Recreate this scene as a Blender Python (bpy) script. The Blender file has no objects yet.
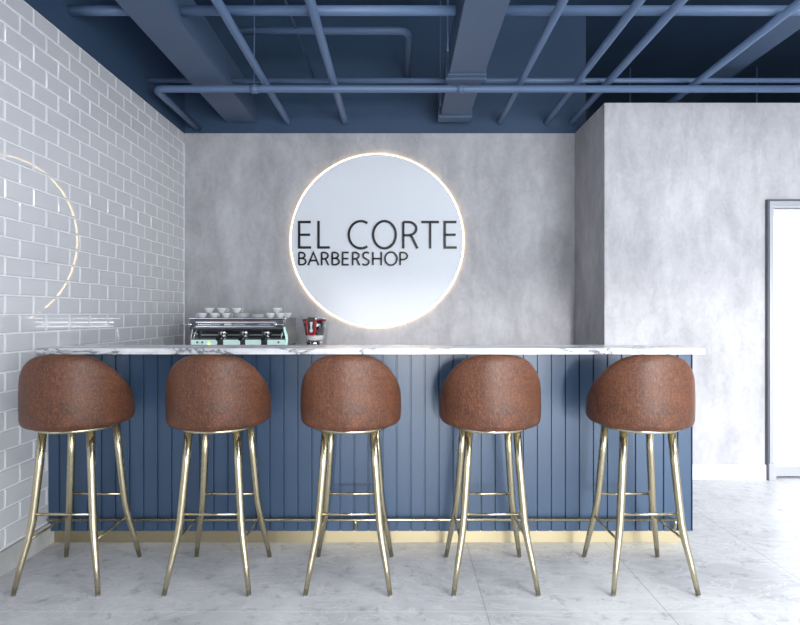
import bpy, bmesh, math, random
from mathutils import Vector, Matrix
random.seed(7)
PI = math.pi
scn = bpy.context.scene
C = scn.collection

# ------------------------------------------------------------------ materials
def srgb(r, g, b):
    f = lambda c: (c / 12.92) if c <= 0.04045 else ((c + 0.055) / 1.055) ** 2.4
    return (f(r / 255), f(g / 255), f(b / 255), 1)

def mat(name, color, rough=0.5, metal=0.0, emit=None, estr=0.0, spec=0.5, coat=0.0):
    m = bpy.data.materials.new(name); m.use_nodes = True
    p = m.node_tree.nodes['Principled BSDF']
    p.inputs['Base Color'].default_value = color
    p.inputs['Roughness'].default_value = rough
    p.inputs['Metallic'].default_value = metal
    p.inputs['Specular IOR Level'].default_value = spec
    p.inputs['Coat Weight'].default_value = coat
    if emit:
        p.inputs['Emission Color'].default_value = emit
        p.inputs['Emission Strength'].default_value = estr
    return m

class NT:
    """small helper around a material's node tree"""
    def __init__(s, m):
        s.t = m.node_tree; s.n = s.t.nodes; s.l = s.t.links; s.p = s.n['Principled BSDF']
        s.tc = s.n.new('ShaderNodeTexCoord')
    def mapping(s, scale=(1, 1, 1), src='Object', loc=(0, 0, 0), rot=(0, 0, 0)):
        mp = s.n.new('ShaderNodeMapping'); mp.inputs['Scale'].default_value = scale
        mp.inputs['Location'].default_value = loc; mp.inputs['Rotation'].default_value = rot
        s.l.new(s.tc.outputs[src], mp.inputs['Vector']); return mp.outputs['Vector']
    def noise(s, vec, scale=5, detail=4, rough=0.5, dist=0.0):
        k = s.n.new('ShaderNodeTexNoise'); k.inputs['Scale'].default_value = scale
        k.inputs['Detail'].default_value = detail; k.inputs['Roughness'].default_value = rough
        k.inputs['Distortion'].default_value = dist
        s.l.new(vec, k.inputs['Vector']); return k.outputs['Fac']
    def ramp(s, fac, stops):
        r = s.n.new('ShaderNodeValToRGB'); e = r.color_ramp.elements
        while len(e) < len(stops): e.new(0.5)
        for k, (pos, col) in enumerate(stops):
            e[k].position = pos; e[k].color = col
        s.l.new(fac, r.inputs['Fac']); return r.outputs['Color']
    def mix(s, fac, a, b, mode='MIX'):
        x = s.n.new('ShaderNodeMix'); x.data_type = 'RGBA'; x.blend_type = mode
        for v, i in ((fac, 0), (a, 6), (b, 7)):
            if isinstance(v, (int, float)): x.inputs[i].default_value = v
            elif isinstance(v, tuple): x.inputs[i].default_value = v
            else: s.l.new(v, x.inputs[i])
        return x.outputs[2]
    def bump(s, h, strength=0.2, dist=0.01):
        b = s.n.new('ShaderNodeBump'); b.inputs['Strength'].default_value = strength
        b.inputs['Distance'].default_value = dist
        s.l.new(h, b.inputs['Height']); s.l.new(b.outputs['Normal'], s.p.inputs['Normal'])
    def base(s, c): s.l.new(c, s.p.inputs['Base Color'])
    def rough(s, c): s.l.new(c, s.p.inputs['Roughness'])

def plaster(name, a, b, c):
    m = mat(name, a, 0.75, spec=0.3); t = NT(m)
    v1 = t.mapping((1.5, 1.5, 0.7)); v2 = t.mapping((4.5, 4.5, 1.7)); v3 = t.mapping((1, 1, 1))
    n1 = t.noise(v1, 1.6, 5, 0.6, 0.6)
    n2 = t.noise(v2, 1.6, 6, 0.65, 0.3)
    n3 = t.noise(v3, 30, 4, 0.6)
    col = t.ramp(n1, [(0.33, a), (0.52, b), (0.68, c)])
    col2 = t.ramp(n2, [(0.36, (0.86, 0.86, 0.86, 1)), (0.5, (0.98, 0.98, 0.98, 1)), (0.64, (1.06, 1.06, 1.07, 1))])
    col = t.mix(0.75, col, col2, 'MULTIPLY')
    g = t.ramp(n3, [(0.3, (0.9, 0.9, 0.9, 1)), (0.7, (1.05, 1.05, 1.05, 1))])
    n4 = t.noise(t.mapping((7, 7, 4.5), loc=(3, 1, 2)), 1.3, 9, 0.72, 0.8)
    g4 = t.ramp(n4, [(0.44, (0.90, 0.90, 0.90, 1)), (0.49, (1, 1, 1, 1)), (0.54, (1, 1, 1, 1)), (0.60, (1.09, 1.09, 1.09, 1))])
    col = t.mix(0.6, col, g4, 'MULTIPLY')
    t.base(t.mix(0.5, col, g, 'MULTIPLY')); t.bump(n2, 0.08, 0.01)
    return m

M = {}
M['plaster'] = plaster('concrete_plaster', srgb(165, 164, 169), srgb(178, 177, 182), srgb(189, 189, 193))
M['grout'] = mat('tile_grout', srgb(236, 236, 238), 0.7)
m = mat('glazed_tile', srgb(209, 210, 215), 0.02, spec=0.6); t = NT(m)
M['tile'] = m
BL = srgb(70, 96, 137)
m = mat('blue_wall_paint', BL, 0.55, spec=0.35); t = NT(m)
n = t.noise(t.mapping((1, 1, 1)), 2.5, 4, 0.5)
t.base(t.ramp(n, [(0.3, srgb(50, 71, 97)), (0.7, srgb(56, 78, 105))])); M['blue'] = m
M['blue_pipe'] = mat('blue_pipe_paint', srgb(88, 110, 142), 0.42, spec=0.45)
M['blue_duct'] = mat('blue_duct_paint', srgb(76, 94, 120), 0.5, spec=0.4)
M['blue_panel'] = mat('blue_panel_lacquer', srgb(54, 75, 101), 0.34, spec=0.5)
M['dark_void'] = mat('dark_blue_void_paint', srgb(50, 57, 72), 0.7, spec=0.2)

# floor: large concrete-look slabs
m = mat('floor_slab', srgb(180, 181, 186), 0.33, spec=0.45); t = NT(m)
obv = t.mapping((1, 1, 1), loc=(0, 0, 0))
n1 = t.noise(obv, 1.4, 6, 0.62, 0.8); n2 = t.noise(t.mapping((1, 1, 1)), 14, 5, 0.7, 0.4); n3 = t.noise(t.mapping((1, 3, 1), rot=(0, 0, 0.5)), 2.2, 8, 0.75, 1.6)
col = t.ramp(n1, [(0.30, srgb(180, 180, 185)), (0.52, srgb(204, 204, 208)), (0.72, srgb(218, 218, 220))])
sp = t.ramp(n2, [(0.35, (0.68, 0.70, 0.71, 1)), (0.44, (0.98, 0.98, 0.98, 1)), (0.66, (1.04, 1.04, 1.04, 1))])
col = t.mix(0.85, col, sp, 'MULTIPLY')
vn = t.ramp(n3, [(0.478, (0, 0, 0, 1)), (0.497, (1, 1, 1, 1)), (0.503, (1, 1, 1, 1)), (0.522, (0, 0, 0, 1))])
fm = t.n.new('ShaderNodeMath'); fm.operation = 'MULTIPLY'; fm.inputs[1].default_value = 0.5
t.l.new(vn, fm.inputs[0])
col = t.mix(fm.outputs[0], col, srgb(238, 238, 240))
def math_(op, a_, b_=0.0):
    q = t.n.new('ShaderNodeMath'); q.operation = op
    for v_, i_ in ((a_, 0), (b_, 1)):
        if isinstance(v_, (int, float)): q.inputs[i_].default_value = v_
        else: t.l.new(v_, q.inputs[i_])
    return q.outputs[0]
sep = t.n.new('ShaderNodeSeparateXYZ'); t.l.new(t.tc.outputs['Object'], sep.inputs[0])
def joint(v_, off, pitch_, hw):      # 1 on the joint lines
    return math_('LESS_THAN', math_('ABSOLUTE', math_('SUBTRACT', math_('FLOORED_MODULO', math_('SUBTRACT', v_, off - pitch_ / 2), pitch_), pitch_ / 2)), hw)
jx = math_('MULTIPLY', joint(sep.outputs[0], 0.36, 0.755, 0.0016), math_('GREATER_THAN', sep.outputs[0], 0.2))
jy = joint(sep.outputs[1], 2.228, 1.86, 0.0022)
col = t.mix(jx, col, srgb(150, 150, 154)); col = t.mix(math_('MULTIPLY', jy, 0.6), col, srgb(240, 240, 242))
t.base(col); t.bump(n2, 0.05, 0.004)
rr = t.ramp(n1, [(0.3, (0.28, 0.28, 0.28, 1)), (0.7, (0.42, 0.42, 0.42, 1))]); t.rough(rr)
M['floor'] = m

# marble
m = mat('white_marble', srgb(232, 232, 234), 0.12); t = NT(m)
n1 = t.noise(t.mapping((1.0, 2.2, 3)), 1.3, 6, 0.6, 1.6)
n2 = t.noise(t.mapping((7, 9, 12)), 1.5, 6, 0.6, 1.0)
c1 = t.ramp(n1, [(0.40, srgb(236, 236, 238)), (0.465, srgb(222, 223, 226)), (0.495, srgb(112, 114, 122)), (0.512, srgb(218, 218, 222)), (0.6, srgb(240, 240, 242))])
c2 = t.ramp(n2, [(0.35, (0.8, 0.8, 0.82, 1)), (0.55, (1, 1, 1, 1))])
t.base(t.mix(0.5, c1, c2, 'MULTIPLY')); t.p.inputs['Roughness'].default_value = 0.2; M['marble'] = m

# distressed leather
def leather(name, k=1.0):
    m = mat(name, srgb(128, 74, 52), 0.46, spec=0.4); t = NT(m)
    v = t.mapping((1, 1, 1))
    n1 = t.noise(v, 13, 7, 0.7, 0.6)
    na = t.noise(t.mapping((30, 30, 9)), 6, 6, 0.8); nb = t.noise(t.mapping((8, 8, 34)), 6, 6, 0.8)
    nf = t.noise(v, 120, 4, 0.7)
    col = t.ramp(n1, [(0.30, srgb(62 * k, 40 * k, 33 * k)), (0.5, srgb(86 * k, 52 * k, 38 * k)), (0.72, srgb(104 * k, 64 * k, 45 * k))])
    ca = t.ramp(na, [(0.50, (0, 0, 0, 1)), (0.66, (1, 1, 1, 1))]); cb = t.ramp(nb, [(0.50, (0, 0, 0, 1)), (0.66, (1, 1, 1, 1))])
    f = t.mix(0.5, ca, cb, 'ADD')
    fm = t.n.new('ShaderNodeMath'); fm.operation = 'MULTIPLY'; fm.inputs[1].default_value = 0.55; t.l.new(f, fm.inputs[0])
    col = t.mix(fm.outputs[0], col, srgb(150, 96, 60))
    cf = t.ramp(nf, [(0.36, (0.55, 0.56, 0.60, 1)), (0.56, (1.04, 1.04, 1.04, 1))])
    t.base(t.mix(0.8, col, cf, 'MULTIPLY'))
    t.rough(t.ramp(n1, [(0.3, (0.42, 0.42, 0.42, 1)), (0.7, (0.56, 0.56, 0.56, 1))]))
    t.bump(nf, 0.25, 0.002)
    return m
M['leather'] = leather('brown_leather')
m = mat('brushed_brass', srgb(192, 182, 154), 0.24, 1.0); t = NT(m)
n = t.noise(t.mapping((60, 60, 3)), 3, 3, 0.6); t.rough(t.ramp(n, [(0.3, (0.19, 0.19, 0.19, 1)), (0.7, (0.29, 0.29, 0.29, 1))]))
M['brass'] = m
M['brass_plinth'] = mat('satin_brass_sheet', srgb(184, 172, 142), 0.42, 1.0)
M['white_gloss'] = mat('white_gloss_acrylic', srgb(225, 229, 236), 0.2, spec=0.0)
M['side_steel'] = mat('side_steel', srgb(160, 163, 166), 0.3, 0.5)
M['led'] = mat('warm_led', (1, 0.84, 0.6, 1), 0.5, emit=(1.0, 0.68, 0.33, 1), estr=7.5)
M['black'] = mat('black_acrylic', srgb(22, 22, 26), 0.35)
M['white_paint'] = mat('white_skirting_paint', srgb(226, 227, 230), 0.35)
m = plaster('grey_stone_skirting', srgb(180, 179, 178), srgb(190, 189, 188), srgb(200, 199, 198)); M['skirt'] = m
M['frame_metal'] = mat('silver_door_metal', srgb(178, 180, 188), 0.35, 0.3)
M['frame_dark'] = mat('dark_rubber_gasket', srgb(82, 84, 92), 0.5)
M['frost'] = mat('frosted_glass', srgb(240, 244, 248), 0.3, emit=(0.94, 0.97, 1, 1), estr=0.85)  # emission stands in for light from behind the pane
M['chrome'] = mat('polished_chrome', srgb(215, 217, 222), 0.2, 1.0)
M['dark_chrome'] = mat('dark_chrome', srgb(130, 133, 136), 0.15, 1.0)
M['steel'] = mat('dark_steel', srgb(104, 105, 110), 0.35, 0.6)
M['dark'] = mat('dark_plastic', srgb(34, 34, 38), 0.4)
M['mint'] = mat('mint_panel', srgb(205, 226, 222), 0.25, emit=(0.7, 0.95, 0.9, 1), estr=0.3)  # slight emission added to lighten the panels
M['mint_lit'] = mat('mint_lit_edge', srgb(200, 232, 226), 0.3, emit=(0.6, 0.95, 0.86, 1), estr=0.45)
M['lamp_green'] = mat('green_pilot_lamp', srgb(190, 230, 80), 0.3, emit=(0.7, 1, 0.15, 1), estr=1.5)
M['red'] = mat('red_gloss', srgb(176, 22, 38), 0.2)
M['porcelain'] = mat('white_porcelain', srgb(228, 228, 230), 0.15)
M['grey_cab'] = mat('grey_cabinet', srgb(150, 152, 158), 0.5)
M['white_ceil'] = mat('rear_plaster', srgb(190, 190, 194), 0.8)

# ------------------------------------------------------------------ mesh helpers
class MB:
    def __init__(s): s.v = []; s.f = []; s.mi = []; s.sm = []
    def add(s, vs, fs, mi=0, smooth=False):
        o = len(s.v); s.v += [tuple(v) for v in vs]
        for f in fs: s.f.append(tuple(i + o for i in f)); s.mi.append(mi); s.sm.append(smooth)
        return s
    def box(s, x0, x1, y0, y1, z0, z1, mi=0):
        vs = [(x, y, z) for x in (x0, x1) for y in (y0, y1) for z in (z0, z1)]
        return s.add(vs, [(0, 1, 3, 2), (4, 6, 7, 5), (0, 4, 5, 1), (2, 3, 7, 6), (0, 2, 6, 4), (1, 5, 7, 3)], mi)
    def tube(s, pts, rad, seg=16, mi=0, cap=True):
        pts = [Vector(p) for p in pts]
        if not isinstance(rad, (list, tuple)): rad = [rad] * len(pts)
        T = []
        for i in range(len(pts)):
            a = pts[max(i - 1, 0)]; b = pts[min(i + 1, len(pts) - 1)]; T.append((b - a).normalized())
        up = Vector((0, 0, 1)) if abs(T[0].z) < 0.9 else Vector((0, 1, 0))
        n = (up - T[0] * up.dot(T[0])).normalized(); vs = []
        for i, p in enumerate(pts):
            n = (n - T[i] * n.dot(T[i])).normalized(); b = T[i].cross(n)
            for k in range(seg):
                a = 2 * PI * k / seg; vs.append(p + (n * math.cos(a) + b * math.sin(a)) * rad[i])
        fs = []
        for i in range(len(pts) - 1):
            for k in range(seg):
                k2 = (k + 1) % seg; fs.append((i * seg + k, i * seg + k2, (i + 1) * seg + k2, (i + 1) * seg + k))
        s.add(vs, fs, mi, True)
        if cap:
            o = len(s.v) - len(vs)
            s.f.append(tuple(o + k for k in reversed(range(seg)))); s.mi.append(mi); s.sm.append(False)
            e = o + (len(pts) - 1) * seg
            s.f.append(tuple(e + k for k in range(seg))); s.mi.append(mi); s.sm.append(False)
        return s
    def lathe(s, prof, c=(0, 0, 0), seg=32, mi=0, axis='z', smooth=True):
        vs = []; fs = []
        for r, z in prof:
            r = max(r, 1e-4)
            for k in range(seg):
                a = 2 * PI * k / seg
                if axis == 'z': vs.append((c[0] + r * math.cos(a), c[1] + r * math.sin(a), c[2] + z))
                elif axis == 'y': vs.append((c[0] + r * math.cos(a), c[1] + z, c[2] + r * math.sin(a)))
                else: vs.append((c[0] + z, c[1] + r * math.cos(a), c[2] + r * math.sin(a)))
        for i in range(len(prof) - 1):
            for k in range(seg):
                k2 = (k + 1) % seg; fs.append((i * seg + k, i * seg + k2, (i + 1) * seg + k2, (i + 1) * seg + k))
        return s.add(vs, fs, mi, smooth)
    def prism(s, poly, d0, d1, axis='y', mi=0, close=True):
        n = len(poly)
        def P(a, b, d): return {'y': (a, d, b), 'x': (d, a, b), 'z': (a, b, d)}[axis]
        vs = [P(a, b, d0) for a, b in poly] + [P(a, b, d1) for a, b in poly]
        fs = [(i, (i + 1) % n, (i + 1) % n + n, i + n) for i in range(n)]
        if close: fs += [tuple(range(n - 1, -1, -1)), tuple(range(n, 2 * n))]
        return s.add(vs, fs, mi)
    def build(s, name, mats, parent=None, loc=None, bevel=0.0, bseg=2, fix=True, angle=35):
        me = bpy.data.meshes.new(name); me.from_pydata(s.v, [], s.f)
        if not isinstance(mats, (list, tuple)): mats = [mats]
        for m in mats: me.materials.append(m)
        for p, mi, sm in zip(me.polygons, s.mi, s.sm): p.material_index = mi; p.use_smooth = sm
        if fix:
            bm = bmesh.new(); bm.from_mesh(me); bmesh.ops.recalc_face_normals(bm, faces=bm.faces); bm.to_mesh(me); bm.free()
        o = bpy.data.objects.new(name, me); C.objects.link(o)
        if parent: o.parent = parent
        if loc: o.location = loc
        if bevel > 0:
            b = o.modifiers.new('bevel', 'BEVEL'); b.width = bevel; b.segments = bseg; b.limit_method = 'ANGLE'; b.angle_limit = math.radians(angle)
        return o

def tag(o, label=None, cat=None, group=None, kind=None):
    if label: o['label'] = label
    if cat: o['category'] = cat
    if group: o['group'] = group
    if kind: o['kind'] = kind
    return o
def struct(o): o['kind'] = 'structure'; return o
def empty(name, loc=(0, 0, 0), rz=0):
    o = bpy.data.objects.new(name, None); C.objects.link(o); o.location = loc; o.rotation_euler = (0, 0, rz); o.empty_display_size = 0.1
    return o
def kids(o): return [c for c in C.objects if c.parent == o]
def copy_tree(o, parent=None):
    c = o.copy(); C.objects.link(c)
    if parent: c.parent = parent
    for ch in kids(o):
        copy_tree(ch, c)
    return c

# ------------------------------------------------------------------ dimensions (metres; camera at x=0 y=0 z=1.25 looking +y)
XL, XR, YB, YR, ZC = -1.893, 5.2, 4.68, -3.0, 3.9
ZT = 2.8225           # height at which plaster / tiles end and blue paint starts
XP, YP = 1.534, 4.0  # corner of the projecting partition

# ------------------------------------------------------------------ room shell
struct(MB().box(XL - 0.1, XR + 0.1, YR - 0.2, 7.2, -0.1, 0.0).build('floor', M['floor']))
struct(MB().box(XL - 0.1, XR + 0.1, YR - 0.2, 7.2, ZC, ZC + 0.1).build('ceiling', M['blue']))

# tiled left wall: every tile raised from the grout with a chamfered edge
w = MB()
w.box(XL - 0.12, XL - 0.004, YR - 0.2, YB, 0.0, ZT, 0)
TW, TH, G, B = 0.2, 0.09295, 0.0030, 0.0052
rows = 29
for r in range(rows):
    z0 = 0.1255 + r * TH; z1 = z0 + TH
    off = 2.655 + (0.0 if (r - 13) % 2 == 0 else 0.1)
    k0 = math.floor((YR - off) / TW); k = k0
    while off + k * TW < YB:
        y0 = max(off + k * TW, YR); y1 = min(off + (k + 1) * TW, YB); k += 1
        if y1 - y0 < 0.02: continue
        a0, a1, b0, b1 = y0 + G, y1 - (G if y1 < YB else 0), z0 + G, z1 - G
        x0, x1 = XL - 0.0045, XL
        vs = [(x0, a0, b0), (x0, a1, b0), (x0, a1, b1), (x0, a0, b1), (x1, a0 + B, b0 + B), (x1, a1 - B, b0 + B), (x1, a1 - B, b1 - B), (x1, a0 + B, b1 - B)]
        w.add(vs, [(4, 5, 6, 7), (0, 1, 5, 4), (1, 2, 6, 5), (2, 3, 7, 6), (3, 0, 4, 7)], 1)
struct(w.build('wall_left', [M['grout'], M['tile']]))
struct(MB().box(XL - 0.12, XL, YR - 0.2, 7.2, ZT + 0.001, ZC).build('wall_left_upper', M['blue']))
struct(MB().box(XL, XL + 0.012, YR, YB, 0.0, 0.118).build('baseboard_left', M['skirt'], bevel=0.003))

struct(MB().box(XL, XP + 0.02, YB, YB + 0.2, 0.0, ZT).build('wall_back', M['plaster']))
struct(MB().box(XL, 1.635, YB + 0.012, YB + 0.2, ZT + 0.001, ZC).build('wall_back_upper', M['blue']))
# projecting partition with the door, and the low roof over it
DX0, DX1, DZ = 2.759, 3.69, 2.071
w = MB()
w.box(XP, DX0, YP, YP + 0.14, 0, ZT).box(DX0, DX1, YP, YP + 0.14, DZ, ZT).box(DX1, XR, YP, YP + 0.14, 0, ZT)
w.box(XP, XP + 0.14, YP + 0.14, YB + 0.2, 0, ZT)
struct(w.build('wall_partition', M['plaster']))
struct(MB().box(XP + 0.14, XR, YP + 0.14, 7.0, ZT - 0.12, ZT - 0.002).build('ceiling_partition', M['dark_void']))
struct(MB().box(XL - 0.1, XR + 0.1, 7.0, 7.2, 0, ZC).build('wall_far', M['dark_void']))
struct(MB().box(XR, XR + 0.1, YR - 0.2, 7.0, 0, ZC).build('wall_right', M['white_ceil']))
struct(MB().box(XP, DX0 - 0.02, YP - 0.014, YP, 0, 0.112).build('baseboard_partition', M['white_paint'], bevel=0.003))
struct(MB().box(DX1 + 0.03, XR, YP - 0.014, YP, 0, 0.112).build('baseboard_right', M['white_paint'], bevel=0.003))

# rear wall behind the camera with the shop windows
WX0, WX1, WZ0, WZ1 = -0.30, 4.9, 0.02, 2.17
w = MB()
w.box(XL - 0.1, WX0, YR - 0.2, YR, 0, ZC).box(WX1, XR, YR - 0.2, YR, 0, ZC).box(WX0, WX1, YR - 0.2, YR, WZ1, ZC).box(WX0, WX1, YR - 0.2, YR, 0, WZ0)
struct(w.build('wall_rear', M['white_ceil']))
w = MB()
for x in (WX0 + 0.02, 0.97, 2.25, 3.55, WX1 - 0.02): w.box(x - 0.025, x + 0.025, YR - 0.13, YR - 0.07, WZ0, WZ1)
for z in (WZ0 + 0.025, WZ1 - 0.025): w.box(WX0, WX1, YR - 0.125, YR - 0.075, z - 0.025, z + 0.025)
struct(w.build('window_1', M['frame_dark']))

# door: frame (trim) + glazed leaf
fr = MB()
def door_ring(x0, x1, z1, wd, y0, y1, mi):
    fr.box(x0, x0 + wd, y0, y1, 0, z1 - wd, mi); fr.box(x1 - wd, x1, y0, y1, 0, z1 - wd, mi); fr.box(x0, x1, y0, y1, z1 - wd, z1, mi)
door_ring(2.738, 3.713, 2.094, 0.018, YP - 0.03, YP + 0.0, 1)
door_ring(2.7525, 3.6985, 2.079, 0.012, YP - 0.034, YP - 0.001, 0)
door_ring(2.7645, 3.6865, 2.067, 0.012, YP - 0.024, YP - 0.001, 0)
door_ring(2.7765, 3.6745, 2.055, 0.02, YP - 0.012, YP + 0.06, 0)
fr.box(2.744, 2.796, YP - 0.04, YP - 0.012, 0, 0.125, 0); fr.box(3.655, 3.707, YP - 0.04, YP - 0.012, 0, 0.125, 0)
struct(fr.build('trim_1', [M['frame_metal'], M['frame_dark']], bevel=0.002))
d = MB()
lx0, lx1, ly = 2.80, 3.652, YP + 0.03
d.box(lx0, lx0 + 0.022, ly, ly + 0.04, 0.012, 2.032).box(lx1 - 0.05, lx1, ly, ly + 0.04, 0.012, 2.032)
d.box(lx0 + 0.022, lx1 - 0.05, ly, ly + 0.04, 0.012, 0.085, 1).box(lx0 + 0.022, lx1 - 0.05, ly, ly + 0.04, 1.984, 2.032)
door = struct(d.build('door_1', [M['white_paint'], M['frame_metal']], bevel=0.002))
MB().box(lx0 + 0.022, lx1 - 0.05, ly + 0.012, ly + 0.024, 0.085, 1.984).build('door_pane', M['frost'], door)
h = MB().tube([(3.617, ly, 1.1), (3.617, ly - 0.05, 1.1), (3.617, ly - 0.05, 0.9), (3.617, ly, 0.9)], 0.009).build('door_handle', M['frame_metal'], door)

# ------------------------------------------------------------------ bar counter
CX0, CX1, CY0, CY1, CZ1 = XL + 0.001, 1.575, 2.87, 3.05, 1.032
bar = empty('bar_counter', (0, CY0, 0))
tag(bar, 'long blue bar counter with vertical grooved boards and brass plinth', 'counter')
pitch = 14.04 / 185.8; gx = -3.4 / 185.8; gw, gd = 0.0095, 0.009
poly = [(CX0, 0.03)]; xs = []
k = math.ceil((CX0 - gx) / pitch)
while gx + k * pitch < CX1 - 0.003:
    xs.append(gx + k * pitch); k += 1
poly = [(CX0, 0.02), (CX0, 0)]
for x in xs:
    if x - gw / 2 > CX0 + 0.002 and x + gw / 2 < CX1 - 0.001:
        poly += [(x - gw / 2, 0), (x - gw / 2 + 0.002, gd), (x + gw / 2 - 0.002, gd), (x + gw / 2, 0)]
poly += [(CX1, 0), (CX1, 0.02)]
MB().prism(poly, 0.074, CZ1, 'z').build('front_panel', M['blue_panel'], bar)
MB().box(CX0, CX1, 0.0205, CY1 - CY0, 0.074, CZ1).build('body', M['blue_panel'], bar)
MB().box(CX0 + 0.012, CX1 - 0.012, 0.03, CY1 - CY0 - 0.02, 0.0, 0.0735).build('plinth', M['brass_plinth'], bar)
top = MB().box(XL + 0.001, 1.583, 2.765, 3.075, CZ1 + 0.0005, 1.0635).build('bar_countertop', M['marble'], bevel=0.002)
tag(top, 'white marble slab with grey veins on top of the blue bar', 'countertop')
rail = MB().tube([(XL + 0.02, -0.035, 0.148), (1.466, -0.035, 0.148)], 0.0085).build('foot_rail', M['brass'], bar)
rail['label'] = 'thin brass foot rail'
for bx in (-0.236, 1.4655):
    MB().tube([(bx, -0.035, 0.148), (bx, -0.033, 0.128), (bx, -0.029, 0.108), (bx, -0.021, 0.094), (bx, -0.0005, 0.086)], 0.0075).build('bracket', M['brass'], rail)

# ------------------------------------------------------------------ bar stools
def ztop(dd):
    T = [(-0.24, 1.070), (-0.21, 1.061), (-0.177, 1.040), (-0.131, 1.001), (-0.08, 0.955), (0.0, 0.896), (0.05, 0.846), (0.08, 0.806), (0.105, 0.778), (0.125, 0.766), (0.3, 0.764)]
    for (a, b), (c, e) in zip(T, T[1:]):
        if dd <= c:
            return b + (e - b) * (dd - a) / (c - a)
    return T[-1][1]
def make_stool():
    root = empty('bar_stool')
    # curved tub shell (back faces -y)
    R = 0.236; seg = 96; z0 = 0.731; zt = [ztop(-R * math.cos(2 * PI * k / seg)) for k in range(seg)]
    for _ in range(3): zt = [(zt[k - 1] + 2 * zt[k] + zt[(k + 1) % seg]) / 4 for k in range(seg)]
    def prof(z1):
        h = z1 - z0; q = min(1, h / 0.12)
        P = [(0.06, 0.0), (0.18, 0.0), (0.206, 0.002), (0.220, 0.007), (0.230, 0.017), (0.2345, 0.032)]
        P = [(r, z * q) for r, z in P]
        top = [(0.235, -0.05), (0.2335, -0.030), (0.229, -0.014), (0.221, -0.004), (0.211, 0.0), (0.201, -0.004), (0.195, -0.014), (0.191, -0.03), (0.189, -0.05)]
        top = [(r, h + z * q) for r, z in top]
        a, b = P[-1][1], top[0][1]
        mid = [(0.2362, a + (b - a) * 0.33), (0.2362, a + (b - a) * 0.66)]
        return P + mid + top + [(0.187, 0.02 * q), (0.06, 0.018 * q)]
    vs = []; n = None
    for k in range(seg):
        a = 2 * PI * k / seg; p = prof(zt[k]); n = len(p)
        for r, z in p: vs.append((r * math.sin(a), -r * math.cos(a), z0 + z))
    fs = []
    for k in range(seg):
        k2 = (k + 1) % seg
        for i in range(n - 1): fs.append((k * n + i, k2 * n + i, k2 * n + i + 1, k * n + i + 1))
    vs = [(x_, y_ - 0.018, z_) for x_, y_, z_ in vs]; fs.append(tuple(k * n for k in range(seg))); fs.append(tuple(k * n + n - 1 for k in reversed(range(seg))))
    sh = MB().add(vs, fs, 0, True).build('backrest', M['leather'], root)
    MB().lathe([(0.01, 0.738), (0.18, 0.738), (0.194, 0.75), (0.197, 0.772), (0.19, 0.79), (0.165, 0.803), (0.1, 0.809), (0.001, 0.811)], (0, -0.012, 0), 48).build('seat', M['leather'], root)
    MB().lathe([(0.001, 0.714), (0.176, 0.714), (0.179, 0.717), (0.179, 0.7295), (0.001, 0.7295)], (0, -0.012, 0), 48).build('seat_frame', M['brass'], root)
    for sx in (-1, 1):
        for sy in (-1, 1):
            hs = [(0.7115, 0.109, 0.0178), (0.55, 0.119, 0.0176), (0.40, 0.130, 0.0172), (0.31, 0.137, 0.0166), (0.265, 0.143, 0.0160), (0.22, 0.150, 0.0150), (0.12, 0.1685, 0.0128), (0.006, 0.187, 0.0104)]
            leg = MB().tube([(sx * d_, sy * d_, z) for z, d_, r in hs], [r for z, d_, r in hs], 20).build('leg', M['brass'], root)
            MB().lathe([(0.001, 0), (0.007, 0), (0.0082, 0.001), (0.0082, 0.007), (0.001, 0.007)], (sx * 0.1875, sy * 0.1875, 0), 16).build('glide', M['grey_cab'], leg)
    for s_ in (-1, 1):
        MB().tube([(-0.134, s_ * 0.136, 0.342), (0.134, s_ * 0.136, 0.342)], 0.0062, 12).build('stretcher', M['brass'], root)
        MB().tube([(s_ * 0.150, -0.15, 0.228), (s_ * 0.150, 0.15, 0.228)], 0.0062, 12).build('stretcher', M['brass'], root)
    return root
SY = 2.536
spots = [(-1.517, 'brown leather bar stool beside the white tiled wall, leftmost of the five'),
         (-0.852, 'brown leather bar stool standing below the espresso machine, second from the tiled wall'),
         (-0.230, 'brown leather bar stool in the middle of the row, below the round sign'),
         (0.423, 'brown leather bar stool fourth from the tiled wall, below the final letters of the sign'),
         (1.127, 'brown leather bar stool at the open right end of the blue bar')]
proto = make_stool()
for i, (x, lab) in enumerate(spots):
    o = proto if i == 0 else copy_tree(proto)
    o.location = (x, SY, 0)
    for ch in kids(o):
        if ch.name.startswith('backrest'): ch.rotation_euler.z = math.radians([10, 6, 0, -1, -5][i])
    tag(o, lab, 'bar stool', 'brass legged leather stools along the bar')

# ------------------------------------------------------------------ round sign
SF = 4.66; K = 533.33 / SF
sx0, sz0, sr = (377 - 400) / K, 1.25 + (312.5 - 240.4) / K, 0.753
sign = empty('round_sign', (sx0, YB, sz0)); tag(sign, 'round white backlit sign reading EL CORTE BARBERSHOP on the grey wall', 'sign')
D = SF - YB
MB().lathe([(0.001, D), (sr - 0.003, D), (sr, D + 0.003), (sr, D + 0.008), (0.001, D + 0.008)], axis='y', seg=128, smooth=False).build('sign_face', M['white_gloss'], sign)
MB().lathe([(sr - 0.05, D + 0.0085), (sr + 0.005, D + 0.0085), (sr + 0.008, D + 0.0105), (sr + 0.008, D + 0.015), (sr - 0.05, D + 0.015), (sr - 0.05, D + 0.0085)], axis='y', seg=128, smooth=False).build('light_ring', M['led'], sign)
MB().lathe([(0.001, -0.0045), (sr - 0.12, -0.0045), (sr - 0.12, 0.0), (0.001, 0.0)], axis='y', seg=64, smooth=False).build('mounting_plate', M['steel'], sign)
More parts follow.
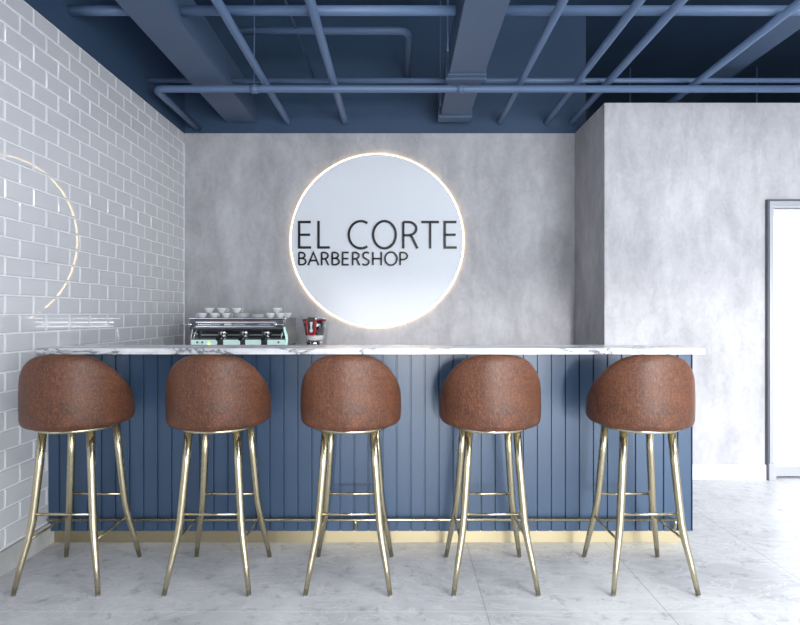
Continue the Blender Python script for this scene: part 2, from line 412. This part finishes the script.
def ribbon(mb, pts, wd, d0, d1, closed=False):
    n = len(pts); L = []; Rr = []
    for i in range(n):
        if closed: a, b, c = pts[i - 1], pts[i], pts[(i + 1) % n]
        else: a, b, c = pts[max(i - 1, 0)], pts[i], pts[min(i + 1, n - 1)]
        d1_ = Vector((b[0] - a[0], b[1] - a[1])); d2_ = Vector((c[0] - b[0], c[1] - b[1]))
        if d1_.length < 1e-9: d1_ = d2_
        if d2_.length < 1e-9: d2_ = d1_
        d1_.normalize(); d2_.normalize(); t_ = (d1_ + d2_).normalized(); nn = Vector((-t_.y, t_.x))
        s_ = 1 / max(0.5, nn.dot(Vector((-d1_.y, d1_.x))))
        L.append((b[0] + nn.x * wd / 2 * s_, b[1] + nn.y * wd / 2 * s_)); Rr.append((b[0] - nn.x * wd / 2 * s_, b[1] - nn.y * wd / 2 * s_))
    m_ = n if closed else n - 1
    vs = [(x, d0, z) for x, z in L] + [(x, d0, z) for x, z in Rr] + [(x, d1, z) for x, z in L] + [(x, d1, z) for x, z in Rr]
    fs = []
    for i in range(m_):
        j = (i + 1) % n
        fs += [(i, j, n + j, n + i), (2 * n + i, 3 * n + i, 3 * n + j, 2 * n + j), (i, 2 * n + i, 2 * n + j, j), (n + i, n + j, 3 * n + j, 3 * n + i)]
    if not closed:
        fs += [(0, n, 3 * n, 2 * n), (n - 1, 3 * n - 1, 4 * n - 1, 2 * n - 1)]
    mb.add(vs, fs)
def arc(cx, cy, rx, ry, a0, a1, n=20, e=1.0):
    return [(cx + rx * math.cos(math.radians(a0 + (a1 - a0) * i / n)), cy + ry * math.sin(math.radians(a0 + (a1 - a0) * i / n))) for i in range(n + 1)]
# each glyph: strokes in a unit box, x 0..1 left to right, y 0..1 baseline to cap
def bowl(x0, y0, y1, xr): # D-shaped bowl from the stem and back
    r = (y1 - y0) / 2
    return [(x0, y1)] + arc(xr - 0.62 * xr, (y0 + y1) / 2, 0.62 * xr, r, 90, -90, 16) + [(x0, y0)]
GL = {
 'E': [[(1, 1), (0, 1), (0, 0), (1.03, 0)], [(0, .5), (.94, .5)]],
 'L': [[(0, 1.04), (0, 0), (1, 0)]],
 'T': [[(0, 1), (1, 1)], [(.5, 1), (.5, -0.04)]],
 'H': [[(0, 1.04), (0, -.04)], [(1, 1.04), (1, -.04)], [(0, .5), (1, .5)]],
 'C': [arc(0.66, .5, .66, .535, 58, 302, 40)],
 'O': ['closed', arc(.5, .5, .5, .535, 0, 360, 48)[:-1]],
 'A': [[(0, -.04), (.5, 1.02), (1, -.04)], [(.17, .34), (.83, .34)]],
 'B': [[(0, -.0), (0, 1.0)], bowl(0, .53, 1, .86), bowl(0, 0, .53, 1.0)],
 'P': [[(0, -.04), (0, 1.0)], bowl(0, .42, 1, 1.0)],
 'R': [[(0, -.04), (0, 1.0)], bowl(0, .48, 1, .92), [(.48, .48), (.62, .40), (1.0, -.04)]],
 'S': [[(.93, .92), (.78, .99), (.58, 1.02), (.34, .99), (.14, .89), (.08, .74), (.16, .61), (.36, .53), (.62, .45), (.86, .36), (.95, .23), (.86, .09), (.64, -.0), (.4, -.02), (.18, .0), (.02, .07)]],
}
def glyph(ch, xa, xb, yt, yb, wd):
    mb = MB(); st = GL[ch]; closed = False
    for s_ in st:
        if s_ == 'closed': closed = True; continue
        pts = [((xa + (xb - xa) * u - 377) / K, (240.4 - (yb + (yt - yb) * v)) / K) for u, v in s_]
        ribbon(mb, pts, wd, D - 0.012, D - 0.002, closed)
    mb.build('letter', M['black'], sign)
for ch, a, b in [('E', 299.3, 310.9), ('L', 318.7, 330), ('C', 348.9, 367.2), ('O', 373.2, 395.8), ('R', 403.3, 417.4), ('T', 421.4, 438.9), ('E', 444.7, 456.3)]:
    glyph(ch, a, b, 222.2, 247.6, 2.35 / K)
for ch, a, b in [('B', 299.1, 306), ('A', 308.3, 318.8), ('R', 321.8, 328.7), ('B', 332.4, 339.3), ('E', 342.7, 348.7), ('R', 352.8, 359.6), ('S', 362.4, 369.4), ('H', 372.9, 381.3), ('O', 385.0, 397), ('P', 400.2, 407.3)]:
    glyph(ch, a, b, 252.6, 264.8, 1.7 / K)

# ------------------------------------------------------------------ ceiling services
PH = 2.925
def pipe(label, pts, r, group='blue painted pipes under the ceiling', coup=(), clamps=()):
    root = empty('ceiling_pipe', pts[0]); o = Vector(pts[0])
    loc = [Vector(p) - o for p in pts]
    MB().tube(loc, r, 24).build('pipe', M['blue_pipe'], root)
    for (p, ax, ln) in coup:
        p = Vector(p) - o; a = {'x': Vector((1, 0, 0)), 'y': Vector((0, 1, 0))}[ax]
        MB().tube([p - a * ln / 2, p + a * ln / 2], r + 0.005, 24).build('coupling', M['blue_pipe'], root)
    for (p, ax, zt_) in clamps:
        p = Vector(p) - o; a = {'x': Vector((1, 0, 0)), 'y': Vector((0, 1, 0))}[ax]
        cl = MB().tube([p - a * 0.025, p + a * 0.025], r + 0.006, 24).build('clamp', M['blue_pipe'], root)
        MB().tube([p + Vector((0, 0, r)), Vector((p.x, p.y, zt_ - o.z))], 0.004, 8).build('hanger_rod', M['blue_pipe'], root)
    tag(root, label, 'pipe', group)
    return root
def bend(p0, c, p1, r, n=8):
    p0, c, p1 = Vector(p0), Vector(c), Vector(p1)
    a = c + (p0 - c).normalized() * r; b = c + (p1 - c).normalized() * r
    pts = [p0]
    for i in range(n + 1):
        t_ = i / n; pts.append((1 - t_) ** 2 * a + 2 * t_ * (1 - t_) * c + t_ ** 2 * b)
    return pts + [p1]
YE = YB + 0.011
def wall_pipe(x, lab, r=0.025, y1=YE, z=PH): pipe(lab, [(x, YR + 0.01, z), (x, y1 - 0.02, z), (x, y1, z)], r)
wall_pipe(-0.984, 'blue ceiling pipe running back to the wall beside the big left duct', 0.027)
wall_pipe(-0.483, 'blue ceiling pipe running back to the wall above the left half of the round sign', 0.028)
wall_pipe(0.876, 'blue ceiling pipe running back to the wall just right of the middle duct')
wall_pipe(1.287, 'blue ceiling pipe ending on the back wall, second pipe left of the concrete corner')
wall_pipe(1.512, 'blue ceiling pipe ending right above the concrete corner')
wall_pipe(2.160, 'blue ceiling pipe passing over the concrete partition beside the narrow duct', y1=6.99)
H1, YH = 2.982, 3.06
pipe('thick blue cross pipe stub between the tiled wall and the left duct', [(XL + 0.001, YH, H1), (-1.524, YH, H1)], 0.027)
pipe('thick blue cross pipe between the left duct and the middle duct', [(-1.256, YH, H1), (0.318, YH, H1)], 0.027)
pipe('thick blue cross pipe from the middle duct to the right edge', [(0.604, YH, H1), (XR - 0.01, YH, H1)], 0.027)
pipe('blue cross pipe with an elbow near the tiled wall, lowest of all pipes',
     bend((-1.774, YE - 0.002, 2.868), (-1.774, 3.86, 2.868), (XR - 0.01, 3.86, 2.868), 0.07), 0.0255,
     coup=[((0.436, 3.86, 2.868), 'x', 0.05)], clamps=[((-1.055, 3.86, 2.868), 'x', ZC - 0.001)])
pipe('thin blue cross pipe just above and behind the lowest pipe', [(XL + 0.001, 4.0, 2.99), (XR - 0.01, 4.0, 2.99)], 0.018)
pipe('blue pipe with a right-angle bend high above the round sign', bend((-1.24, 3.9, 3.31), (0.066, 3.9, 3.31), (0.066, YE, 3.31), 0.09), 0.026)
pipe('very thin blue conduit above the left half of the round sign', [(-0.758, YR + 0.01, 3.318), (-0.758, YE, 3.318)], 0.0075)

def duct(label, x0, x1, z0, z1, y0, y1, flanges=(), seams=(), rods=()):
    root = empty('air_duct', ((x0 + x1) / 2, y0, z0)); ox, oy, oz = root.location
    MB().box(x0 - ox, x1 - ox, 0, y1 - oy, 0, z1 - oz).build('duct_body', M['blue_duct'], root, bevel=0.003)
    for (ya, yb, e) in flanges:
        fl = MB()
        fl.box(x0 - ox - e, x1 - ox + e, ya - oy, yb - oy, -e, -0.0005); fl.box(x0 - ox - e, x0 - ox - 0.0005, ya - oy, yb - oy, 0, z1 - oz); fl.box(x1 - ox + 0.0005, x1 - ox + e, ya - oy, yb - oy, 0, z1 - oz)
        fl.build('flange', M['blue_duct'], root, bevel=0.002)
    for (x, y) in rods:
        MB().tube([(x - ox, y - oy, z0 - oz), (x - ox, y - oy, ZC - 0.001 - oz)], 0.005, 8).build('hanger_rod', M['blue_pipe'], root)
    tag(root, label, 'duct')
duct('wide blue air duct nearest the white tiled wall', -1.521, -1.259, 2.916, 3.158, YR + 0.01, YE)
duct('blue air duct with two flanges right of the round sign', 0.345, 0.590, 2.916, 3.158, YR + 0.01, YE - 0.05,
     flanges=[(3.765, 3.83, 0.02), (3.71, 3.7645, 0.010), (4.50, 4.62, 0.02)], rods=[(0.305, 3.4), (0.325, 4.3)])
duct('narrow blue duct over the concrete partition behind a slanting pipe', 2.40, 2.61, 3.10, 3.15, YR + 0.01, 6.99)
for x in (2.49, 3.86):
    tag(MB().tube([(x, 5.77, ZT - 0.002), (x, 5.77, ZC - 0.001)], 0.007, 8).build('hanger_rod', M['blue_pipe']),
        'thin vertical rod above the partition, %s' % ('nearer the corner' if x < 3 else 'nearer the right edge above the door'), 'rod', 'vertical rods above the partition')

# ------------------------------------------------------------------ back counter, espresso machine, capsule machine
bc = empty('back_cabinet', (-1.1, YB - 0.001, 0)); tag(bc, 'low grey cabinet behind the bar under the espresso machine', 'cabinet')
bx0, bx1 = XL + 0.002 + 1.1, 0.6 + 1.1
MB().box(bx0, bx1, -0.58, 0, 0.08, 0.87).build('body', M['grey_cab'], bc)
MB().box(bx0, bx1, -0.54, 0, 0.0, 0.079).build('plinth', M['dark'], bc)
for k in range(4):
    a = bx0 + (bx1 - bx0) * k / 4 + 0.004; b = bx0 + (bx1 - bx0) * (k + 1) / 4 - 0.004
    dr = MB().box(a, b, -0.6, -0.581, 0.09, 0.86).build('door', M['grey_cab'], bc, bevel=0.002)
    MB().tube([(b - 0.04, -0.601, 0.7), (b - 0.04, -0.62, 0.7), (b - 0.04, -0.62, 0.8), (b - 0.04, -0.601, 0.8)], 0.005, 8).build('handle', M['chrome'], dr)
tag(MB().box(XL + 0.002, 0.62, YB - 0.62, YB - 0.001, 0.871, 0.90).build('back_worktop', M['marble'], bevel=0.002), 'marble worktop behind the bar carrying the coffee machines', 'worktop')

EY = 4.12; KE = 533.33 / EY
def ex(px): return (px - 400) / KE
def ez(py): return 1.25 + (312.5 - py) / KE
em = empty('espresso_machine', (ex(235), EY, 0.90)); tag(em, 'wide three-group chrome espresso machine with mint panels in the back corner', 'espresso machine')
def L(px): return ex(px) - ex(235)
def Z(py): return ez(py) - 0.90
MB().box(L(192), L(285), 0.02, 0.42, 0.04, Z(345)).box(L(192), L(285), 0.17, 0.44, Z(345), Z(330)).build('body', M['steel'], em, bevel=0.004)
MB().box(L(194), L(283), 0.155, 0.169, Z(338.5), Z(331.5)).build('back_splash', M['dark'], em)
MB().box(L(194), L(283), 0.145, 0.1545, Z(336.5), Z(335)).build('water_rail', M['side_steel'], em)
for px in (196, 281):
    for yy in (0.05, 0.38): MB().lathe([(0.001, 0), (0.02, 0), (0.018, 0.04), (0.001, 0.04)], (L(px), yy, 0), 16).build('foot', M['chrome'], em)
MB().box(L(191), L(285.5), -0.01, 0.15, Z(345.8), Z(344.9)).build('drip_tray', M['chrome'], em, bevel=0.002)
for a, b in ((191.5, 216.5), (223.5, 239.5), (245.5, 260.5), (267.5, 284.5)):
    MB().box(L(a), L(b), -0.012, 0.02, Z(344.8), Z(339.8)).build('drip_panel', M['mint'], em, bevel=0.003)
MB().lathe([(0.001, -0.004), (0.009, -0.004), (0.009, 0), (0.001, 0)], (L(209.5), -0.013, Z(343.6)), 16, axis='y').build('pilot_lamp', M['lamp_green'], em)
for px in (198, 203, 279): MB().lathe([(0.001, -0.004), (0.008, -0.004), (0.008, 0), (0.001, 0)], (L(px), -0.013, Z(342.2)), 12, axis='y').build('button', M['steel'], em)
# head unit: control fascia with trims
hd = MB().box(L(189.5), L(284.5), 0.0, 0.44, Z(329.8), Z(319.2)).build('head_unit', M['steel'], em, bevel=0.008)
MB().box(L(196), L(276), -0.004, 0.0, Z(323.0), Z(321.6)).build('trim_strip', M['chrome'], hd)
MB().box(L(196), L(276), -0.004, 0.0, Z(327.2), Z(325.9)).build('trim_strip', M['chrome'], hd)
MB().box(L(200), L(270), -0.006, -0.0005, Z(321.5), Z(321.0)).build('red_stripe', M['red'], hd)
for g in ((198.5, 222), (233.5, 246), (259, 272)):
    n_ = int((g[1] - g[0]) / 1.7); mb = MB()
    for i in range(n_):
        x = L(g[0] + 1.7 * i); mb.box(x, x + 0.007, -0.008, -0.001, Z(325.1), Z(323.9))
    mb.build('button_row', M['chrome'], hd)
MB().box(L(224.5), L(231.5), -0.006, 0.0, Z(325.4), Z(323.6)).build('badge', M['porcelain'], hd)
MB().box(L(189), L(285), 0.0, 0.46, Z(319.1), Z(318.0)).build('cup_tray', M['chrome'], em, bevel=0.002)
# curved right flank and left flank
pr = [(L(284.6), Z(318.2)), (L(286.5), Z(318.2)), (L(285.2), Z(322)), (L(284.6), Z(327)), (L(285.6), Z(331)), (L(287.2), Z(335)), (L(287.6), Z(340)), (L(286.9), Z(345)), (L(285.1), Z(345)), (L(285.6), Z(340)), (L(285.2), Z(336)), (L(284.0), Z(332)), (L(283.2), Z(328))]
MB().prism(pr[3:11] + [(L(283.6), Z(330)), (L(283.4), Z(328))], 0.0, 0.02, 'y').build('side_trim', M['mint_lit'], em)
MB().prism(pr, 0.021, 0.40, 'y').build('side_panel', M['side_steel'], em)
pl = [(L(191.8), Z(345)), (L(190.2), Z(345)), (L(190.0), Z(340)), (L(190.6), Z(335)), (L(191.6), Z(331)), (L(192.4), Z(328.4)), (L(193.2), Z(328.4)), (L(192.2), Z(335)), (L(191.6), Z(340))]
MB().prism(pl, 0.0, 0.42, 'y').build('side_panel', M['chrome'], em)
for px in (217.3, 239.3, 261.8):
    c = L(px + 3.2)
    g = MB().lathe([(0.001, 0), (0.03, 0), (0.036, 0.01), (0.036, 0.03), (0.030, 0.04), (0.030, 0.07), (0.001, 0.07)], (c, 0.07, Z(335.6)), 24).build('group_head', M['chrome'], em)
    pf = MB().lathe([(0.001, 0), (0.026, 0), (0.031, 0.006), (0.031, 0.02), (0.001, 0.02)], (c, 0.07, Z(337.6)), 24).build('portafilter', M['chrome'], em)
    MB().tube([(c, 0.045, Z(336.6)), (c, -0.01, Z(336.9)), (c + 0.004, -0.08, Z(338.6))], [0.009, 0.012, 0.014], 14).build('handle', M['dark'], pf)
    MB().tube([(c - 0.012, 0.06, Z(337.6)), (c - 0.014, 0.06, Z(339)), (c - 0.014, 0.06, Z(339.6))], 0.004, 8).build('spout', M['chrome'], pf)
    MB().tube([(c + 0.012, 0.06, Z(337.6)), (c + 0.014, 0.06, Z(339)), (c + 0.014, 0.06, Z(339.6))], 0.004, 8).build('spout', M['chrome'], pf)
    MB().box(L(px - 1.2) , L(px - 0.4), 0.04, 0.06, Z(339.0), Z(328.6)).build('gauge_bar', M['steel'], em)
for px, s_ in ((191.0, -1), (276.3, 1)):
    kn = MB().lathe([(0.001, -0.035), (0.013, -0.035), (0.016, -0.03), (0.016, -0.01), (0.012, -0.002), (0.001, -0.002)], (L(px), 0.0, Z(324.6)), 20, axis='y').build('steam_knob', M['chrome'], em)
    xe = L(181.5) if s_ < 0 else L(284.5)
    MB().tube([(L(px), -0.02, Z(324.6)), (xe, -0.02, Z(324.9))], 0.0045 if s_ < 0 else 0.003, 10).build('lever', M['chrome'], kn)
for px in (195.5, 282.5):
    MB().tube([(L(px + 1), 0.03, Z(328.2)), (L(px + 1), 0.0, Z(329.5)), (L(px), -0.015, Z(334)), (L(px - 0.6), -0.03, Z(338.5))], 0.005, 10).build('steam_wand', M['chrome'], em)

# crockery on the tray
def cup_mesh():
    return MB().lathe([(0.001, 0.0), (0.018, 0.0), (0.020, 0.003), (0.028, 0.012), (0.035, 0.026), (0.0385, 0.0385), (0.0375, 0.0385), (0.033, 0.026), (0.026, 0.013), (0.017, 0.006), (0.001, 0.006)], seg=28)
def make_cup():
    r = empty('coffee_cup')
    cup_mesh().build('cup_bowl', M['porcelain'], r)
    MB().tube([(0.036, 0, 0.031), (0.048, 0, 0.032), (0.052, 0, 0.022), (0.045, 0, 0.012), (0.029, 0, 0.012)], 0.003, 8).build('handle', M['porcelain'], r)
    return r
cz = ez(318.0) + 0.001
cups = [(197.6, 0, 'white coffee cup at the far left of the tray, bottom row'), (209.8, 0, 'white coffee cup second from the left, bottom row'), (221.8, 0, 'white coffee cup third from the left, bottom row'),
        (204.8, 1, 'white coffee cup on top of the two leftmost cups'), (217.6, 1, 'white coffee cup in the middle of the upper row'), (232.6, 2, 'white coffee cup at the right end of the left upper row'),
        (267.4, 0, 'white coffee cup beside the low stack of saucers, right half of the tray'), (277.4, 0, 'white coffee cup at the front right end of the tray'), (274.0, 1, 'white coffee cup raised on other cups, right half of the tray'), (283.8, 3, 'white coffee cup tilted out over the tray edge')]
pc = make_cup()
for i, (px, lv, lab) in enumerate(cups):
    o = pc if i == 0 else copy_tree(pc)
    z = cz + (0.0395 if lv == 1 else 0.0)
    yy = EY + 0.10
    if lv == 2: z = cz + 0.0395
    if lv == 3: z = cz; yy = EY + 0.2; px = 281.5
    o.location = (ex(px), yy, z); o.rotation_euler = (0, 0, random.uniform(-0.6, 0.9) + (PI if i % 3 == 0 else 0))
    if lv == 3: lab = 'white coffee cup at the back right corner of the tray'
    tag(o, lab, 'cup', 'white cups on the espresso machine')
def saucer(): return MB().lathe([(0.001, 0), (0.03, 0), (0.034, 0.002), (0.06, 0.010), (0.061, 0.0115), (0.059, 0.0115), (0.033, 0.0045), (0.001, 0.003)], seg=32)
sp = saucer().build('saucer', M['porcelain']); first = True
for px, n_, nm in ((237.5, 4, 'left'), (254.5, 3, 'right')):
    for k in range(n_):
        o = sp if first else sp.copy()
        if not first: C.objects.link(o)
        first = False
        o.location = (ex(px), EY + 0.12, cz + k * 0.0085)
        w_ = ['bottom', 'second', 'third', 'top'][k] if k < n_ - 1 else 'top'
        tag(o, 'white saucer, %s one of the %s saucer stack on the espresso machine' % (w_, nm), 'saucer', 'saucers stacked on the espresso machine')

# capsule machine
GY = 4.30; KG = 533.33 / GY
gx0 = (314.6 - 400) / KG
def gz(py): return 1.25 + (312.5 - py) / KG - 0.90
cm = empty('coffee_maker', (gx0, GY, 0.90)); tag(cm, 'small chrome and red coffee maker beside the espresso machine', 'coffee maker')
def g(px): return (px - 314.6) / KG
MB().lathe([(0.001, 0), (0.078, 0), (0.08, 0.006), (0.076, 0.02), (0.06, 0.03), (0.001, 0.03)], seg=40).build('base', M['dark'], cm)
MB().lathe([(0.001, 0.03), (0.055, 0.03), (0.052, gz(341)), (0.058, gz(340)), (0.001, gz(340))], (0, 0.01, 0), 32).build('column', M['dark'], cm)
MB().lathe([(0.001, gz(345.5)), (0.06, gz(345.5)), (0.064, gz(341)), (0.001, gz(341))], (0, -0.015, 0), 32).build('drip_tray', M['chrome'], cm)
for px in (308.5, 313, 319.5): MB().box(g(px), g(px + 1.5), -0.085, -0.06, gz(345), gz(341)).build('tray_rib', M['dark'], cm)
MB().lathe([(0.001, gz(340)), (0.064, gz(340)), (0.069, gz(338.5)), (0.0705, gz(335.2)), (0.001, gz(335.2))], seg=40).build('white_collar', M['porcelain'], cm)
MB().lathe([(0.001, gz(335.2)), (0.07, gz(335.2)), (0.082, gz(328)), (0.096, gz(320.2)), (0.001, gz(320.2))], seg=48).build('body', M['dark_chrome'], cm)
MB().lathe([(0.001, gz(320.2)), (0.097, gz(320.2)), (0.098, gz(319.6)), (0.094, gz(319.2)), (0.001, gz(319.2))], seg=48).build('red_lid', M['red'], cm)
MB().lathe([(0.001, gz(319.2)), (0.085, gz(319.2)), (0.08, gz(318.0)), (0.001, gz(317.6))], seg=40).build('lid_top', M['chrome'], cm)
def front(poly_px, y0, y1, name, m, par=cm):
    return MB().prism([(g(a), gz(b)) for a, b in poly_px], y0, y1, 'y').build(name, m, par, bevel=0.002)
u = [(308.4, 319.4), (309.7, 319.4), (310.0, 331), (311.4, 333), (315.6, 333), (316.6, 331), (316.8, 319.4), (318.4, 319.4), (318.1, 331.5), (316.6, 334.4), (310.6, 334.4), (309.0, 331.5)]
front(u, -0.118, -0.06, 'red_bracket', M['red'])
front([(309.8, 317.2), (316.7, 317.2), (316.5, 331), (315.5, 332.9), (311.5, 332.9), (310.1, 331)], -0.112, -0.03, 'spout_housing', M['dark'])
MB().lathe([(0.001, gz(332)), (0.010, gz(332)), (0.014, gz(330.5)), (0.012, gz(329)), (0.006, gz(328)), (0.008, gz(325)), (0.012, gz(322)), (0.001, gz(321.6))], (g(313.6), -0.116, 0), 20).build('spout', M['porcelain'], cm)  # white colour stands in for reflections on the spout

# ------------------------------------------------------------------ lights
def area(name, loc, rot, sx, sy, energy, color=(1, 1, 1), spread=180):
    l = bpy.data.lights.new(name, 'AREA'); l.shape = 'RECTANGLE'; l.size = sx; l.size_y = sy; l.energy = energy; l.color = color
    l.spread = math.radians(spread)
    o = bpy.data.objects.new(name, l); C.objects.link(o); o.location = loc; o.rotation_euler = rot; return o
# daylight entering through the shop windows
area('window_daylight', (2.5, YR - 0.17, 1.08), (PI / 2, 0, 0), 4.8, 2.1, 300, (0.95, 0.985, 1.0))
# unseen overhead fill lights, added to brighten the room
area('overhead_fill', (3.0, -0.3, 2.86), (0, 0, 0), 2.0, 1.6, 120, (0.97, 1.0, 0.985))
area('overhead_fill', (3.0, 2.0, 2.80), (0, 0, 0), 1.6, 1.2, 25, (0.97, 1.0, 0.985))
area('overhead_fill', (0.8, 1.4, 3.86), (0, 0, 0), 2.4, 0.9, 30, (0.97, 1.0, 1.0))  # added high up to lighten the pipe tops
s = bpy.data.lights.new('sun', 'SUN'); s.energy = 1.45; s.angle = math.radians(4); s.color = (1.0, 0.98, 0.95)
so = bpy.data.objects.new('sun', s); C.objects.link(so)
dirv = Vector((-0.05, 1.0, -0.095)).normalized()
so.rotation_euler = dirv.to_track_quat('-Z', 'Y').to_euler()

wd = bpy.data.worlds.new('World'); scn.world = wd; wd.use_nodes = True
wd.node_tree.nodes['Background'].inputs[0].default_value = (0.85, 0.92, 1.0, 1); wd.node_tree.nodes['Background'].inputs[1].default_value = 1.0

# ------------------------------------------------------------------ camera and colour
cam = bpy.data.cameras.new('Camera'); cam.lens = 24.0; cam.sensor_width = 36.0; cam.clip_start = 0.05
co = bpy.data.objects.new('Camera', cam); C.objects.link(co); co.location = (0, 0, 1.25); co.rotation_euler = (PI / 2, 0, 0)
scn.camera = co
scn.view_settings.view_transform = 'Standard'; scn.view_settings.look = 'None'; scn.view_settings.gamma = 1.0
scn.view_settings.use_curve_mapping = False; scn.view_settings.exposure = 0.27
scn.cycles.max_bounces = 8; scn.cycles.diffuse_bounces = 5; scn.cycles.glossy_bounces = 4
scn.cycles.use_denoising = True
scn.cycles.sample_clamp_indirect = 8.0
